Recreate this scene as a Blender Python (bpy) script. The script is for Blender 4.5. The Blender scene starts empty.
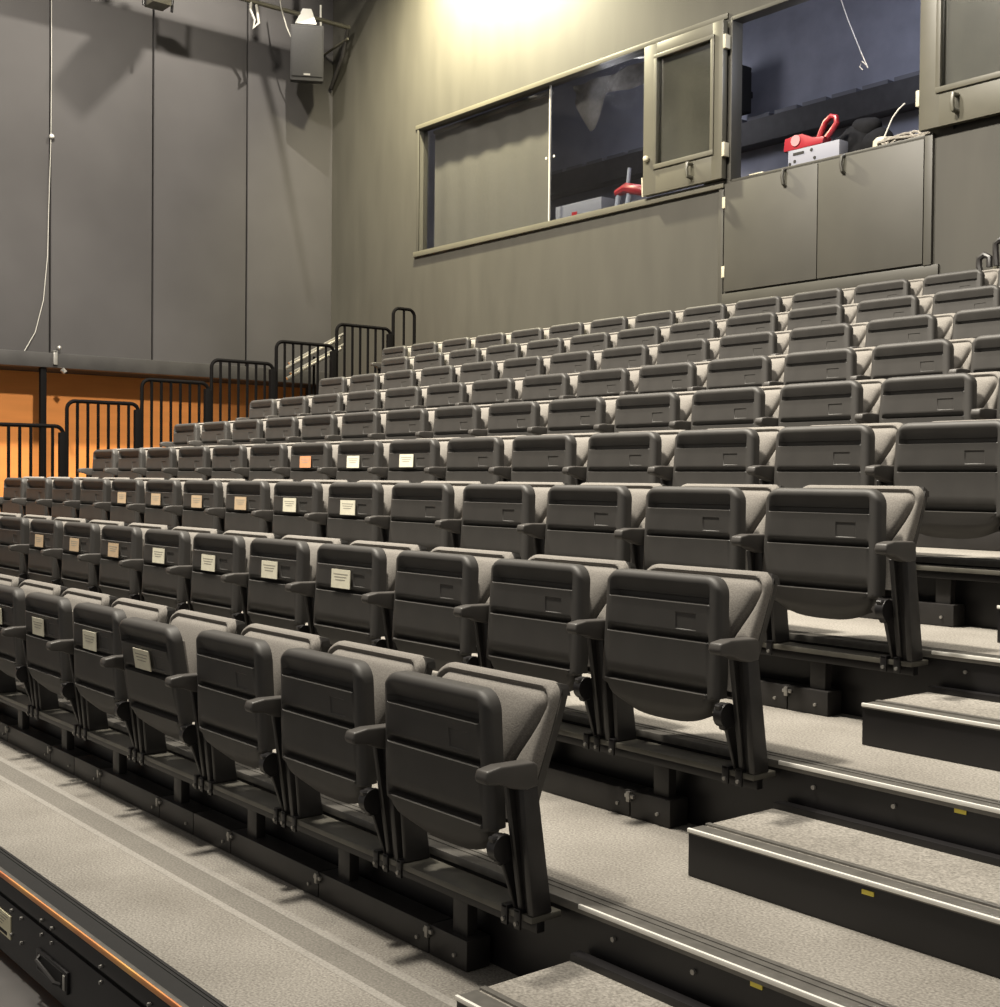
import bpy, bmesh, math, random
from mathutils import Vector, Matrix
random.seed(7)
S = 0.56                       # one seat pitch in metres; all plans below are in seat pitches
ROW, RISE = 1.3244, 0.4349     # row depth and deck rise
D0 = 0.50                      # height of the lowest deck above the hall floor
ZO = 1.833                     # hall floor below the front row's folded seat tops
scene = bpy.context.scene
COL = scene.collection

# ------------------------------------------------------------------ materials
def mat(name, col, rough=0.6, metal=0.0, noise=0.0, nscale=60.0, bump=0.0, spec=0.5, col2=None, detail=3.0, streak=None):
    m = bpy.data.materials.new(name); m.use_nodes = True
    nt = m.node_tree; b = nt.nodes['Principled BSDF']
    b.inputs['Roughness'].default_value = rough
    b.inputs['Metallic'].default_value = metal
    b.inputs['Specular IOR Level'].default_value = spec
    c = (*col, 1)
    b.inputs['Base Color'].default_value = c
    if noise or bump:
        tc = nt.nodes.new('ShaderNodeTexCoord')
        n = nt.nodes.new('ShaderNodeTexNoise')
        n.inputs['Scale'].default_value = nscale; n.inputs['Detail'].default_value = detail
        if streak:
            mp = nt.nodes.new('ShaderNodeMapping'); mp.inputs['Scale'].default_value = streak
            nt.links.new(tc.outputs['Object'], mp.inputs['Vector']); nt.links.new(mp.outputs['Vector'], n.inputs['Vector'])
        else:
            nt.links.new(tc.outputs['Object'], n.inputs['Vector'])
        if noise:
            r = nt.nodes.new('ShaderNodeValToRGB')
            lo = tuple(max(0, x*(1-noise)) for x in col); hi = col2 or tuple(min(1, x*(1+noise)) for x in col)
            r.color_ramp.elements[0].position = 0.3; r.color_ramp.elements[0].color = (*lo, 1)
            r.color_ramp.elements[1].position = 0.7; r.color_ramp.elements[1].color = (*hi, 1)
            nt.links.new(n.outputs['Fac'], r.inputs['Fac']); nt.links.new(r.outputs['Color'], b.inputs['Base Color'])
        if bump:
            bp = nt.nodes.new('ShaderNodeBump'); bp.inputs['Strength'].default_value = bump; bp.inputs['Distance'].default_value = 0.002
            nt.links.new(n.outputs['Fac'], bp.inputs['Height']); nt.links.new(bp.outputs['Normal'], b.inputs['Normal'])
    return m
def emis(name, col, strength):
    m = bpy.data.materials.new(name); m.use_nodes = True
    b = m.node_tree.nodes['Principled BSDF']
    b.inputs['Base Color'].default_value = (*col, 1)
    b.inputs['Emission Color'].default_value = (*col, 1); b.inputs['Emission Strength'].default_value = strength
    return m
def glass(name, tint, alpha_rough, mix):
    m = bpy.data.materials.new(name); m.use_nodes = True
    nt = m.node_tree; out = nt.nodes['Material Output']; nt.nodes.remove(nt.nodes['Principled BSDF'])
    t = nt.nodes.new('ShaderNodeBsdfTransparent'); t.inputs['Color'].default_value = (*tint, 1)
    g = nt.nodes.new('ShaderNodeBsdfGlossy'); g.inputs['Roughness'].default_value = alpha_rough
    f = nt.nodes.new('ShaderNodeLayerWeight'); f.inputs['Blend'].default_value = 0.5
    pw = nt.nodes.new('ShaderNodeMath'); pw.operation = 'POWER'; pw.inputs[1].default_value = 5.0
    a = nt.nodes.new('ShaderNodeMath'); a.operation = 'ADD'; a.inputs[1].default_value = mix
    nt.links.new(f.outputs['Facing'], pw.inputs[0]); nt.links.new(pw.outputs[0], a.inputs[0])
    x = nt.nodes.new('ShaderNodeMixShader')
    nt.links.new(a.outputs[0], x.inputs[0])
    nt.links.new(t.outputs[0], x.inputs[1]); nt.links.new(g.outputs[0], x.inputs[2]); nt.links.new(x.outputs[0], out.inputs['Surface'])
    return m
def carpet_mat():
    m = mat('carpet_grey', (0.30, 0.275, 0.245), 0.95, 0, 0, spec=0.1)
    nt = m.node_tree; b = nt.nodes['Principled BSDF']
    tc = nt.nodes.new('ShaderNodeTexCoord')
    def noise(scale, detail):
        n = nt.nodes.new('ShaderNodeTexNoise'); n.inputs['Scale'].default_value = scale; n.inputs['Detail'].default_value = detail
        nt.links.new(tc.outputs['Object'], n.inputs['Vector']); return n
    fine, big = noise(150, 5), noise(2.2, 4)
    r = nt.nodes.new('ShaderNodeValToRGB')
    r.color_ramp.elements[0].position = 0.3; r.color_ramp.elements[0].color = (0.145, 0.136, 0.121, 1)
    r.color_ramp.elements[1].position = 0.7; r.color_ramp.elements[1].color = (0.315, 0.297, 0.267, 1)
    nt.links.new(fine.outputs['Fac'], r.inputs['Fac'])
    r2 = nt.nodes.new('ShaderNodeValToRGB')
    r2.color_ramp.elements[0].position = 0.3; r2.color_ramp.elements[0].color = (0.78, 0.77, 0.76, 1)
    r2.color_ramp.elements[1].position = 0.62; r2.color_ramp.elements[1].color = (1.06, 1.06, 1.06, 1)
    nt.links.new(big.outputs['Fac'], r2.inputs['Fac'])
    mx = nt.nodes.new('ShaderNodeMixRGB'); mx.blend_type = 'MULTIPLY'; mx.inputs[0].default_value = 1
    nt.links.new(r.outputs['Color'], mx.inputs[1]); nt.links.new(r2.outputs['Color'], mx.inputs[2])
    nt.links.new(mx.outputs['Color'], b.inputs['Base Color'])
    bp = nt.nodes.new('ShaderNodeBump'); bp.inputs['Strength'].default_value = 0.6; bp.inputs['Distance'].default_value = 0.004
    nt.links.new(fine.outputs['Fac'], bp.inputs['Height']); nt.links.new(bp.outputs['Normal'], b.inputs['Normal'])
    return m

M = dict(
    pan=mat('seat_plastic', (0.036, 0.0335, 0.0305), 0.58, 0, 0.12, 9, 0.0),
    shell=mat('shell_plastic', (0.030, 0.028, 0.026), 0.5, 0, 0.1, 12),
    fabric=mat('seat_fabric', (0.175, 0.163, 0.148), 0.9, 0, 0.22, 260, 0.35, 0.2),
    arm=mat('armrest_plastic', (0.050, 0.046, 0.042), 0.48, 0, 0.12, 14),
    post=mat('post_steel', (0.020, 0.0185, 0.018), 0.42, 0, 0.2, 20),
    black=mat('black_steel', (0.009, 0.0082, 0.0088), 0.38, 0, 0.2, 8),
    housing=mat('housing_steel', (0.017, 0.0155, 0.0148), 0.45, 0, 0.25, 10),
    rail=mat('rail_steel', (0.095, 0.09, 0.075), 0.4, 0, 0.25, 10),
    bolt=mat('bolt_zinc', (0.30, 0.29, 0.27), 0.35, 0.6),
    nose=mat('nosing_grey', (0.145, 0.138, 0.125), 0.38, 0.35, 0.15, 30),
    rib=mat('nosing_rib', (0.007, 0.0068, 0.0066), 0.6, 0, 0.15, 30),
    silver=mat('silver_edge', (0.88, 0.86, 0.80), 0.35, 0.25),
    orange=mat('orange_glow_edge', (0.90, 0.27, 0.13), 0.3, 0.2, 0.25, 3.0, col2=(1.0, 0.55, 0.17)),  # reflected orange glow put into the base colour
    carpet=carpet_mat(),
    worn=mat('worn_carpet', (0.255, 0.242, 0.22), 0.95, 0, 0.2, 120, 0.4, 0.1),
    band=mat('trodden_carpet', (0.165, 0.155, 0.138), 0.95, 0, 0.25, 140, 0.4, 0.1),
    yellow=mat('yellow_tape', (0.80, 0.66, 0.10), 0.6),
    floor=mat('hall_floor', (0.085, 0.082, 0.08), 0.45, 0, 0.25, 3),
    wall_b=mat('olive_paint', (0.044, 0.0415, 0.0345), 0.62, 0, 0.10, 1.6, 0, 0.35, streak=(3, 3, 0.6)),
    wall_l=mat('dark_flat_paint', (0.047, 0.0445, 0.0445), 0.75, 0, 0.08, 1.5, 0, 0.3),
    frame=mat('olive_gloss', (0.082, 0.077, 0.058), 0.4, 0, 0.06, 5),
    leaf=mat('olive_door', (0.045, 0.0425, 0.035), 0.5, 0, 0.10, 2.5),
    dark=mat('dark_gap', (0.012, 0.011, 0.010), 0.8),
    ledge=mat('ledge_black', (0.024, 0.0225, 0.0215), 0.5, 0, 0.2, 6),
    wood=mat('orange_wood', (0.70, 0.262, 0.066), 0.6, 0, 0.06, 2.5, 0, 0.3, streak=(1, 0.6, 5)),
    grail=mat('guard_rail_black', (0.003, 0.0027, 0.0027), 0.7, spec=0.05),
    chrome=mat('chrome', (0.42, 0.40, 0.36), 0.3, 0.9),
    white=mat('white_paint', (0.50, 0.49, 0.45), 0.5),
    cable=mat('white_cable', (0.34, 0.33, 0.30), 0.6),
    paper=mat('note_paper', (0.66, 0.63, 0.50), 0.85, 0, 0.06, 30),
    paper_t=mat('tan_paper', (0.50, 0.37, 0.235), 0.85, 0, 0.06, 30),
    paper_o=mat('orange_paper', (0.60, 0.27, 0.13), 0.85, 0, 0.06, 30),
    ink=mat('faded_ink', (0.30, 0.28, 0.23), 0.9),
    booth=mat('booth_blue', (0.20, 0.205, 0.25), 0.8, 0, 0.12, 4),
    tray=mat('tray_dark', (0.028, 0.026, 0.028), 0.7, 0, 0.2, 12),
    traytop=mat('tray_panels', (0.10, 0.10, 0.115), 0.7),
    blind=mat('blind_mesh', (0.105, 0.102, 0.090), 0.85, 0, 0.14, 120),
    yoke=mat('white_yoke', (0.85, 0.84, 0.80), 0.5),
    reflect_board=mat('pane_reflection', (0.26, 0.255, 0.22), 0.8, 0, 0.25, 2.0),  # paleness painted in for reflections on the casement glass
    drape=mat('drape_cloth', (0.15, 0.145, 0.14), 0.9, 0, 0.2, 20),
    red=mat('red_plastic', (0.26, 0.016, 0.024), 0.35),
    pink=mat('pink_label', (0.42, 0.17, 0.18), 0.6),
    bagm=mat('black_cloth', (0.009, 0.009, 0.010), 0.9, 0, 0.2, 20, spec=0.1),
    boxw=mat('box_white', (0.20, 0.205, 0.245), 0.6),
    boxb=mat('box_bluegrey', (0.15, 0.16, 0.20), 0.6),
    steelb=mat('tool_steel', (0.26, 0.29, 0.36), 0.4),
    cream=mat('cream_plastic', (0.42, 0.39, 0.29), 0.5),
    rope=mat('grey_rope', (0.23, 0.21, 0.18), 0.9, 0, 0.3, 40),
    speaker=mat('speaker_black', (0.011, 0.0105, 0.0105), 0.6, 0, 0.2, 60),
    label=mat('maker_label', (0.78, 0.72, 0.50), 0.6),
    tube=emis('lit_tube', (0.85, 0.92, 1.0), 4.0),
    pane=glass('window_glass', (0.84, 0.84, 0.84), 0.05, 0.05),
    pane_c=glass('casement_glass', (0.74, 0.74, 0.72), 0.12, 0.22),
)

# ------------------------------------------------------------------ mesh builder
class MB:
    def __init__(self): self.bm = bmesh.new(); self.mi = 0; self.mats = []
    def use(self, m):
        if m not in self.mats: self.mats.append(m)
        self.mi = self.mats.index(m); return self
    def _fin(self, faces):
        for f in faces: f.material_index = self.mi
    def _bev(self, geom_faces, bev, seg=2):
        if bev <= 0: self._fin(geom_faces); return
        es = list({e for f in geom_faces for e in f.edges})
        r = bmesh.ops.bevel(self.bm, geom=es, offset=bev, segments=seg, affect='EDGES', profile=0.6, clamp_overlap=True)
        vs = {v for f in r['faces'] for v in f.verts}
        self._fin({f for v in vs for f in v.link_faces})
    def box(self, x0, x1, y0, y1, z0, z1, bev=0.0, seg=2):
        return self.prism([(x0, y0), (x1, y0), (x1, y1), (x0, y1)], 'z', z0, z1, bev, seg)
    def prism(self, poly, axis, a, b, bev=0.0, seg=2):
        def P(p, t):
            if axis == 'z': return (p[0], p[1], t)
            if axis == 'x': return (t, p[0], p[1])
            return (p[0], t, p[1])
        A = [self.bm.verts.new(P(p, a)) for p in poly]; B = [self.bm.verts.new(P(p, b)) for p in poly]
        n = len(poly); F = [self.bm.faces.new(A[::-1]), self.bm.faces.new(B)]
        for i in range(n): F.append(self.bm.faces.new((A[i], A[(i+1) % n], B[(i+1) % n], B[i])))
        bmesh.ops.recalc_face_normals(self.bm, faces=F)
        self._bev(F, bev, seg); return self
    def tube(self, pts, r, n=8, caps=True):
        pts = [Vector(p) for p in pts]; rings = []
        up = None
        for i, p in enumerate(pts):
            d = (pts[min(i+1, len(pts)-1)] - pts[max(i-1, 0)]).normalized()
            if up is None: up = Vector((0, 0, 1)) if abs(d.z) < 0.9 else Vector((1, 0, 0))
            a = d.cross(up).normalized(); b = a.cross(d).normalized(); up = b
            rr = r[i] if isinstance(r, (list, tuple)) else r
            rings.append([self.bm.verts.new(p + (a*math.cos(t) + b*math.sin(t))*rr) for t in [2*math.pi*k/n for k in range(n)]])
        F = []
        for A, B in zip(rings, rings[1:]):
            for k in range(n): F.append(self.bm.faces.new((A[k], A[(k+1) % n], B[(k+1) % n], B[k])))
        if caps: F += [self.bm.faces.new(rings[0][::-1]), self.bm.faces.new(rings[-1])]
        bmesh.ops.recalc_face_normals(self.bm, faces=F); self._fin(F); return self
    def ball(self, c, r, sc=(1, 1, 1), seg=12):
        g = bmesh.ops.create_uvsphere(self.bm, u_segments=seg, v_segments=max(6, seg//2), radius=r,
                                      matrix=Matrix.Translation(c) @ Matrix.Diagonal((*sc, 1)))
        self._fin({f for v in g['verts'] for f in v.link_faces}); return self
    def build(self, name, m=None, parent=None, loc=(0, 0, 0), smooth=35, rot=None):
        me = bpy.data.meshes.new(name)
        bmesh.ops.scale(self.bm, vec=(S, S, S), verts=self.bm.verts)
        self.bm.to_mesh(me); self.bm.free()
        for x in ([m] if m else self.mats): me.materials.append(x)
        if smooth:
            me.polygons.foreach_set('use_smooth', [True]*len(me.polygons)); me.set_sharp_from_angle(angle=math.radians(smooth))
        o = bpy.data.objects.new(name, me); COL.objects.link(o)
        o.location = Vector(loc)*S
        if rot: o.rotation_euler = rot
        if parent: o.parent = parent
        return o

def tag(o, label=None, cat=None, group=None, kind=None):
    if label: o['label'] = label
    if cat: o['category'] = cat
    if group: o['group'] = group
    if kind: o['kind'] = kind
    return o
def empty(name, loc, label, cat, group=None):
    o = bpy.data.objects.new(name, None); COL.objects.link(o); o.location = Vector(loc)*S
    o.empty_display_size = 0.1
    return tag(o, label, cat, group)
def copy_tree(o, parent=None):
    c = o.copy(); COL.objects.link(c); c.parent = parent
    for ch in [x for x in bpy.data.objects if x.parent == o]: copy_tree(ch, c)
    return c
def struct(o, label=None): o['kind'] = 'structure'; 
def st(o, label, cat='wall'):
    return tag(o, label, cat, None, 'structure')
ORD = ['', 'first', 'second', 'third', 'fourth', 'fifth', 'sixth', 'seventh', 'eighth', 'ninth', 'tenth', 'eleventh',
       'twelfth', 'thirteenth', 'fourteenth', 'fifteenth', 'sixteenth', 'seventeenth']
deckz = lambda k: D0 + RISE*k
nosey = lambda k: 0.265 + ROW*(k-1)
DL, DR = -17.05, 3.2           # left and right ends of the decks
BACK = 12.2                    # rear wall
LEFT = -21.34                  # left wall

# ------------------------------------------------------------------ the theatre seat
HW = 0.401
def heightfield(us, ts, fn, back, name_faces=None):
    """front surface from fn(u,t) -> (x,y,z); edges folded back to depth `back(u,t)`"""
    mb = MB(); bm = mb.bm
    V = [[bm.verts.new(fn(u, t)) for u in us] for t in ts]
    F = []
    for i in range(len(ts)-1):
        for j in range(len(us)-1):
            F.append(bm.faces.new((V[i][j], V[i][j+1], V[i+1][j+1], V[i+1][j])))
    ring = V[0][:] + [r[-1] for r in V[1:]] + V[-1][-2::-1] + [r[0] for r in V[-2:0:-1]]
    B = []
    for v in ring:
        B.append(bm.verts.new(back(v.co)))
    n = len(ring)
    for i in range(n): F.append(bm.faces.new((ring[i], B[i], B[(i+1) % n], ring[(i+1) % n])))
    F.append(bm.faces.new(B))
    bmesh.ops.recalc_face_normals(bm, faces=F)
    return mb
def ss(a, b, x):
    t = min(1, max(0, (x-a)/(b-a))); return t*t*(3-2*t)
def lerp_tab(tab, t):
    for (a, va), (b, vb) in zip(tab, tab[1:]):
        if t <= b: return va + (vb-va)*((t-a)/(b-a) if b > a else 0)
    return tab[-1][1]

PAN_TOP, PAN_H = 0.898, 0.755
prof = [(0, 0), (0.05, 0.0), (0.065, 0.004), (0.12, 0.020), (0.145, 0.028), (0.15, 0.048), (0.186, 0.052), (0.193, -0.006), (0.24, -0.002), (0.39, 0.004), (0.40, 0.012), (0.432, 0.040),
        (0.440, -0.008), (0.50, -0.004), (0.71, 0.0), (0.72, 0.010), (0.765, 0.042), (0.775, -0.008), (0.82, 0.0), (0.92, 0.02), (1.0, 0.07)]
def pan_fn(u, t):
    au = abs(u)
    hw = HW + 0.010*ss(0.1, 0.7, t)
    hw -= 0.045*ss(0.79, 0.815, t) + 0.05*ss(0.82, 1.0, t)
    r = 0.095; u0 = 1 - r/HW
    z = PAN_TOP - PAN_H*t
    top = PAN_TOP
    if au > u0: top -= r*(1-math.sqrt(max(0, 1-((au-u0)/(1-u0))**2)))
    if t < 0.15: z -= (PAN_TOP-top)*(1-t/0.15)
    if t > 0.80: z += 0.06*au**3*((t-0.80)/0.20)**1.5
    x = u*hw
    mask = (1-ss(0.83, 0.85, u)) * ss(-0.885, -0.86, u)
    base = lerp_tab([(0, 0), (0.82, 0.0), (0.92, 0.02), (1, 0.08)], t)
    y = base + (lerp_tab(prof, t)*mask if t <= 0.82 else 0)
    if 0.255 < t < 0.365 and 0.30 < u < 0.63: y += 0.0045      # framed recess for the seat number
    rb = 0.036
    e = min(hw-abs(x), (top-z) + 0.0001)
    if e < rb: y += rb*(1-math.sqrt(max(0, 1-(1-e/rb)**2)))*0.95
    return (x, y, z)
us = [-1, -0.995, -0.975, -0.95, -0.92, -0.90, -0.87, -0.83, -0.76, -0.6, -0.4, -0.2, 0, 0.14, 0.295, 0.305, 0.40, 0.5, 0.625, 0.635, 0.7, 0.76, 0.80, 0.83, 0.85, 0.88, 0.91, 0.94, 0.965, 0.985, 0.996, 1]
ts = [0, 0.004, 0.015, 0.03, 0.05, 0.065, 0.09, 0.12, 0.145, 0.15, 0.17, 0.186, 0.193, 0.21, 0.235, 0.252, 0.258, 0.30, 0.362, 0.368, 0.385, 0.395, 0.41, 0.432, 0.44, 0.47, 0.55, 0.64, 0.70, 0.72, 0.745, 0.765, 0.775, 0.79, 0.80, 0.815, 0.84, 0.87, 0.90, 0.94, 0.97, 1.0]

HINGE = (0, 0.10, 0.25)
def off(mb_verts, o):
    for v in mb_verts: v.co -= Vector(o)
def make_seat():
    root = empty('theatre_seat', (0, 0, 0), 'x', 'seat', 'folding theatre seats in the tiered rows')
    mb = heightfield(us, ts, pan_fn, lambda c: (c.x*0.985, 0.085, c.z + (0.0 if c.z > 0.3 else 0.01)))
    off(mb.bm.verts, HINGE)
    pan = mb.build('seat_pan', M['pan'], root, (HINGE[0]-0.032, HINGE[1], HINGE[2]))
    # upholstered seat cushion on the back of the folded pan
    mb = MB().box(-0.34, 0.28, 0.085, 0.14, 0.36, 0.80, 0.02, 3)
    off(mb.bm.verts, HINGE)
    mb.build('seat_cushion', M['fabric'], root, HINGE)
    # backrest: padded front with wings, leaning back
    TOPZ, BOTZ = 0.918, 0.34
    def yl(z): return 0.262 - (TOPZ - z)*0.28
    SC = 0.72
    def back_pt(q, t):
        hw = 0.425 - 0.04*ss(0.1, 1.0, t)
        cw = 0.392 - 0.175*ss(0.10, 0.85, t)     # half width of the middle cushion
        a = abs(q)
        xa = cw*a/SC if a <= SC else cw + (hw-cw)*(a-SC)/(1-SC)
        x = math.copysign(xa, q)
        r = 0.07; x0 = 0.425-r; top = TOPZ
        if xa > x0: top -= r*(1-math.sqrt(max(0, 1-min(1, (xa-x0)/r)**2)))
        z = TOPZ + (BOTZ-TOPZ)*t
        if t < 0.2: z -= (TOPZ-top)*(1-t/0.2)
        tc = 0.066
        y = yl(z)
        ex = xa - cw; et = (tc-t)*0.58
        e = max(ex, et) if min(ex, et) < -0.06 else math.hypot(max(0, ex+0.06), max(0, et+0.06)) - 0.06
        if e > 0:
            y -= 0.16*max(0, ex) - 0.30*max(0, et)
        else: y -= 0.042*(1-math.exp(e/0.075))
        y += 0.024*math.exp(-(e/0.014)**2)
        rb = 0.028
        d = min(hw-xa, (top-z)+0.0001)
        if d < rb: y += rb*(1-math.sqrt(max(0, 1-(1-d/rb)**2)))
        return (x, y, z)
    ub = sorted([s_*v for v in (1, 0.99, 0.97, 0.94, 0.90, 0.86, 0.82, 0.79, 0.765, 0.745, 0.73, 0.72, 0.71, 0.70, 0.685, 0.66, 0.62, 0.55, 0.45, 0.3, 0.15) for s_ in (-1, 1)] + [0])
    tb = [0, 0.005, 0.015, 0.03, 0.045, 0.058, 0.066, 0.074, 0.082, 0.09, 0.1, 0.115, 0.14, 0.17, 0.22, 0.28, 0.34, 0.40, 0.46, 0.52, 0.58, 0.65, 0.75, 0.88, 1]
    mb = heightfield(ub, tb, back_pt, lambda c: (c.x, yl(c.z)+0.06, c.z))
    pad = mb.build('backrest_pad', M['fabric'], root, (0.052, 0, 0))
    # moulded shell behind it
    mb = MB(); bm = mb.bm; V = []
    uu = [-1, -0.96, -0.85, -0.5, 0, 0.5, 0.85, 0.96, 1]; zz = [0.914, 0.89, 0.75, 0.6, 0.45, 0.34, 0.30]
    A = [[bm.verts.new((u*(0.428-0.04*ss(0.1, 1, (0.918-z)/0.58)), yl(z)+0.050, z - (0.05 if abs(u) > 0.99 and z > 0.91 else 0.0))) for u in uu] for z in zz]
    B = [[bm.verts.new((u*(0.410-0.04*ss(0.1, 1, (0.918-z)/0.58)), yl(z)+0.110+0.03*(1-u*u), z - (0.06 if abs(u) > 0.99 and z > 0.91 else 0.015 if z > 0.91 else 0))) for u in uu] for z in zz]
    F = []
    for G, fl in ((A, 0), (B, 1)):
        for i in range(len(zz)-1):
            for j in range(len(uu)-1): F.append(bm.faces.new((G[i][j], G[i][j+1], G[i+1][j+1], G[i+1][j])))
    ra = A[0][:] + [r[-1] for r in A[1:]] + A[-1][-2::-1] + [r[0] for r in A[-2:0:-1]]
    rb_ = B[0][:] + [r[-1] for r in B[1:]] + B[-1][-2::-1] + [r[0] for r in B[-2:0:-1]]
    for i in range(len(ra)): F.append(bm.faces.new((ra[i], rb_[i], rb_[(i+1) % len(ra)], ra[(i+1) % len(ra)])))
    bmesh.ops.recalc_face_normals(bm, faces=F)
    mb.build('backrest_shell', M['shell'], root, (0.052, 0, 0))
    # armrest and post on the seat's right-hand side
    arm(root, 0.50)
    # foot brackets on the rail
    for bx in (-0.425, 0.375, 0.46):
        bk = MB().use(M['black']).box(bx-0.020, bx+0.020, 0.074, 0.087, -0.115, -0.028, 0.004)
        bk.box(bx-0.020, bx+0.020, 0.074, 0.13, -0.045, -0.028, 0.005)
        bk.use(M['bolt']).tube([(bx, 0.064, -0.09), (bx, 0.075, -0.09)], 0.010, 8)
        bk.build('foot_bracket', None, root)
    # plate standing under the left side of the seat
    MB().prism([(0.10, -0.045), (0.25, -0.045), (0.20, 0.30), (0.07, 0.30)], 'x', -0.425, -0.40, 0.006, 1).build('side_plate', M['post'], root)
    return root
def arm(root, cx):
    cx += 0.012
    poly = [(-0.165, 0.552), (-0.175, 0.575), (-0.165, 0.608), (-0.09, 0.620), (0.09, 0.617), (0.112, 0.602), (0.115, 0.510), (0.05, 0.500), (-0.03, 0.518), (-0.08, 0.540)]
    MB().prism(poly, 'x', cx-0.039, cx+0.039, 0.014, 3).build('armrest', M['arm'], root)
    # flat post: outer plate with a thin front leg
    poly = [(0.03, 0.515), (0.112, 0.515), (0.200, -0.045), (0.09, -0.045)]
    mb = MB().prism(poly, 'x', cx-0.002, cx+0.037, 0.010, 2)
    mb.prism([(0.0, 0.52), (0.06, 0.52), (0.145, -0.045), (0.09, -0.045)], 'x', cx-0.064, cx-0.034, 0.006, 1)
    mb.prism([(0.04, 0.51), (0.10, 0.51), (0.20, -0.045), (0.11, -0.045)], 'x', cx-0.049, cx+0.010, 0.004, 1)
    mb.build('arm_post', M['post'], root)
    side = 1 if cx > 0 else -1
    hx = cx - 0.10*side
    mb = MB().tube([(hx-0.02*side, 0.02, 0.235), (hx+0.03*side, 0.02, 0.235)], 0.06, 16)
    mb.prism([(0.0, 0.235), (0.09, 0.235), (0.18, -0.045), (0.10, -0.045)], 'x', hx-0.008, hx+0.012, 0.005, 1)
    mb.prism([(-0.04, 0.29), (0.06, 0.29), (0.06, 0.17), (0.0, 0.16)], 'x', hx-0.018, hx+0.024, 0.008, 1)
    mb.build('seat_hinge', M['black'], root)

seat0 = make_seat()
NOTES = {}
for j in (3, 4, 5, 6): NOTES[(1, j)] = 'cream'
for j in (3, 4, 5, 6): NOTES[(2, j)] = 'cream'
for j in (7, 8, 9): NOTES[(2, j)] = 'tan'
for j in (5, 6): NOTES[(3, j)] = 'cream'
for j in (7, 8, 9, 10): NOTES[(3, j)] = 'tan'
for j in (6, 7): NOTES[(4, j)] = 'cream'
NOTES[(4, 8)] = 'orange'
def make_note(kind, u0=-0.38, u1=0.22, z1=0.735, z0=0.605):
    m = {'cream': M['paper'], 'tan': M['paper_t'], 'orange': M['paper_o']}[kind]
    mb = MB().use(m); w = HW
    mb.box(u0*w, u1*w, -0.018, -0.0135, z0, z1)
    mb.use(M['ink'])
    for i, zz in enumerate((0.70, 0.68, 0.66)):
        mb.box((u0+0.07+0.03*i)*w, (u1-0.07-0.04*i)*w, -0.0188, -0.0178, zz, zz+0.006)
    off(mb.bm.verts, HINGE)
    return mb.build('paper_note', None, None, smooth=0)
note0 = {k: make_note(k) for k in ('cream', 'tan', 'orange')}
note_used = set()
DX = [-0.072, 0.018, 0.015, 0.025, 0.002, 0.008, 0.016, -0.04, -0.013]
ROWN = ['front row', 'second row', 'third row', 'fourth row', 'fifth row', 'sixth row', 'seventh row', 'eighth row', 'top row']
JR = [(0, 14)]*8 + [(0, 16)]
first = True
seat_parts = [o for o in bpy.data.objects if o.parent == seat0]
for r in range(1, 10):
    a, b = JR[r-1]; last = 16 if r == 9 else 14
    for j in range(a, b+1):
        if first: s = seat0; first = False
        else:
            s = seat0.copy(); COL.objects.link(s)
            for p in seat_parts:
                c = p.copy(); COL.objects.link(c); c.parent = s
        s.location = Vector((-j - 0.434 + DX[r-1], (r-1)*ROW, deckz(r)))*S
        pan = [o for o in s.children if o.name.startswith('seat_pan')][0]
        cus = [o for o in s.children if o.name.startswith('seat_cushion')][0]
        lean = math.radians(2.5 if r == 1 else -2.0) + math.radians(random.uniform(-0.7, 0.7))
        if (r, j) == (1, 3): lean = math.radians(9.0)
        pan.rotation_euler = (lean, 0, 0); cus.rotation_euler = (lean, 0, 0)
        nk = NOTES.get((r, j))
        if r <= 4:
            where = '%s from the aisle in the %s' % (ORD[j+1], ROWN[r-1]) if j else 'at the aisle end of the %s' % ROWN[r-1]
        else:
            n = last - j + 1
            where = '%s from the left railing in the %s' % (ORD[n], ROWN[r-1]) if n > 1 else 'at the railing end of the %s' % ROWN[r-1]
        desc = {None: 'grey folding theatre seat', 'cream': 'grey folding theatre seat with cream paper note', 'tan': 'grey folding theatre seat with tan paper note',
                'orange': 'grey folding theatre seat with orange paper note'}[nk]
        s['label'] = desc + ', ' + where
        if nk:
            n = note0[nk] if nk not in note_used else note0[nk].copy()
            if nk in note_used: COL.objects.link(n)
            note_used.add(nk); n.parent = pan
            n['label'] = {'cream': 'cream paper note taped to seat', 'tan': 'tan paper note taped to seat', 'orange': 'orange paper note taped to seat'}[nk]
            n.location = (random.uniform(-0.012, 0.012), 0, random.uniform(-0.006, 0.006))
        if j == last:        # the end seat carries a second armrest
            arm(s, -0.50)
for r in range(1, 10): pass

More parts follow.
